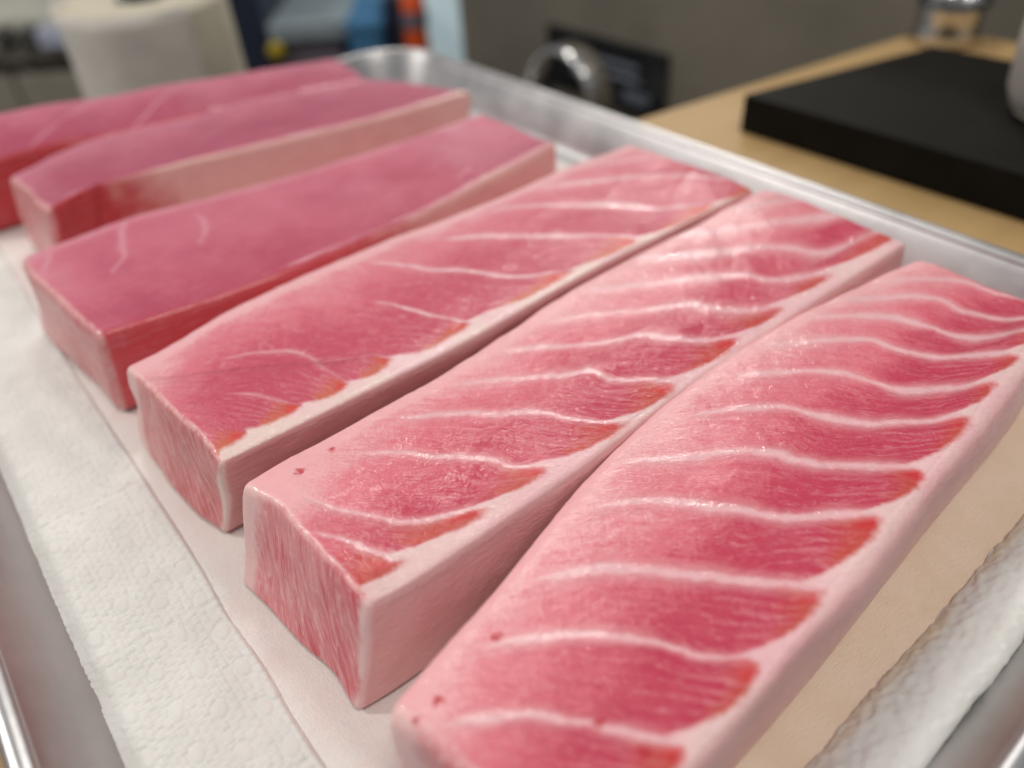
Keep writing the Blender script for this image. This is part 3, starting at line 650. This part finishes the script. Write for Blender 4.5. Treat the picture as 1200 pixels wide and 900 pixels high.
B = []
B1 = Block(L=[(-470, 2), (-463, 45), (-447, 110), (-436, 160), (-424, 209)], R=[(-428, 2), (-423, 45), (-410.5, 93), (-402, 130), (-393, 165), (-380, 207)], zc=(44, 35, 38, 34), step=1.4, r=3., mat=m_lean[0], mat_patch=m_lean[1], tips=False,
           septa=[[(-456, 96), (-438, 62), (-424, 40)], [(-446, 140), (-428, 108), (-410, 84)]], widths=[.8, .8], sidef=lambda x, y, z: x * 0 - .2, bl=(22, 10), br=(2, 0), seed=21, pale0=.5, dark_u=.9, bulge=1.2)
B1.build('rearmost dark pink tuna block, in front of the paper roll')
B2 = Block(L=[(-396, 24.5), (-408, 55), (-413, 80), (-407, 115), (-398, 160), (-380, 206)], R=[(-345, 28.5), (-354, 48), (-352, 80), (-340, 130), (-330, 175), (-323, 232)], zc=(35, 35, 35, 35), step=1.2, r=3., mat=m_lean[0], mat_patch=m_lean[1], tips=False,
           septa=[[(-380, 130), (-366, 100), (-356, 70)]], widths=[.7], rim=[(-300, 20), (-310, 90), (-334, 120), (-334, 150), (-331, 180), (-327, 235)], rim_y=(110, 228), notch=49., sidef=lambda x, y, z: sstep(y, 50, 58) * (.35 + .65 * sstep(y, 60, 100)), bl=(-2, 0), br=(-4, 0), bn=-4, seed=33, pale0=.5, dark_u=.8, bulge=1.2)
B2.build('second tuna block from the back, with a notched red and beige side')
B3 = Block(L=[(-315, 9), (-316, 52), (-310.5, 88), (-302, 142), (-297, 218)], R=[(-239, 16.3), (-233, 58), (-230, 94), (-232, 130), (-236, 165), (-243, 219)], zc=(34, 34, 34, 34), step=1.0, r=3.4, mat=m_lean3[0], mat_patch=m_lean3[1], tips=False,
           septa=[[(-313.1, 51.2), (-299.2, 44), (-284.9, 40.4), (-277.6, 33.4)], [(-298.2, 73.6), (-283.2, 71.7), (-273, 65.2)], [(-311.1, 21.5), (-294.4, 14.3)]], widths=[.9, .9, .8],
           rim=[(-200, 10), (-220, 100), (-233, 130), (-238, 160), (-246, 219)], rim_y=(125, 216), sidef=lambda x, y, z: sstep(y, 85, 165), bl=(-2, 0), br=(-2, 0), bn=-4, seed=45, pale0=.55, dark_u=1.1, bulge=1.0)
B3.build('smooth magenta tuna block, third from the back, with a red side')
B4 = Block(L=[(-216.6, 18.6), (-222, 58.9), (-224, 115), (-222, 180), (-219, 238.6)], R=[(-156.5, 24), (-154.8, 57.6), (-153.4, 100.9), (-155.5, 156.1), (-153.7, 239.8)], zc=(34, 34, 34, 34), step=.75, r=1.9, mat=m_toro4[0], mat_patch=m_toro4[1],
           septa=S4, widths=[1.0, 1.25, 1.3, 1.1, .9, .72, .5, .6, .45], rim=R4, bl=(-5, 0), br=(-9, 0), bn=-7, seed=57, bulge=1.15, pale0=.85, dark_u=.70, tip_len=8., scallop=2.6, fade=.3,
           blood=[(-214, 12, 20, 1.6), (-214, 12, 15, 1.0)])
B4.build('pink tuna block with orange tips along its white edge, third from the front')
B5 = Block(L=[(-145.7, 25.7), (-147.2, 53.3), (-149.8, 104.6), (-152.7, 151), (-151.4, 243)], R=[(-95, 31), (-93.6, 41.9), (-93.4, 72), (-93.6, 100), (-95.5, 150), (-94.4, 244)], zc=(34, 34, 34, 33), step=.65, r=1.7, mat=m_toro[0], mat_patch=m_toro[1],
           septa=S5, widths=[2.2, 2.8, 2.8, 2.5, 2.0, 1.35, 1.2, .95, .85, .9, .65], rim=R5, bl=(-1, 0), br=(1, 0), bn=-11, seed=71, bulge=1.15, pale0=.95, dark_u=.76, tip_len=13., fade=.34,
           blood=[(-139, 37, 34, 1.5), (-141, 47, 34, 1.3), (-142, 14, 12, 1.4), (-142, 13, 8, 1.6)])
B5.build('striped fatty tuna block with red tips, second from the front')
B6 = Block(L=[(-73.3, 20.4), (-80.5, 46.1), (-92.8, 94), (-98, 134.2), (-97, 168.7), (-92.5, 204.7), (-86, 235)], R=[(-27, 28), (-28.2, 64.2), (-29.7, 101), (-31.3, 125), (-33.2, 153), (-36, 195), (-40, 238)], zc=(34, 34, 34.8, 34), step=.65, r=3.8, mat=m_toro[0], mat_patch=m_toro[1],
           septa=S6, widths=[1.2, 1.3, 1.3, 1.2, 1.2, 1.2, 1.2, 1.2, 1.15, 1.0, .95], rim=R6, bl=(3, 0), br=(-1, 0), bn=-3, seed=83, bulge=1.2, pale0=1.0, dark_u=.82, tip_len=10., fade=.25,
           blood=[(-68, 28.5, 34, 1.3), (-67.6, 23.2, 34, 1.0), (-71, 45, 34, 1.5), (-45, 48, 34, 1.2), (-36, 50, 34, 1.6)])
B6.build('widest striped fatty tuna block nearest the camera, beside the tan paper')
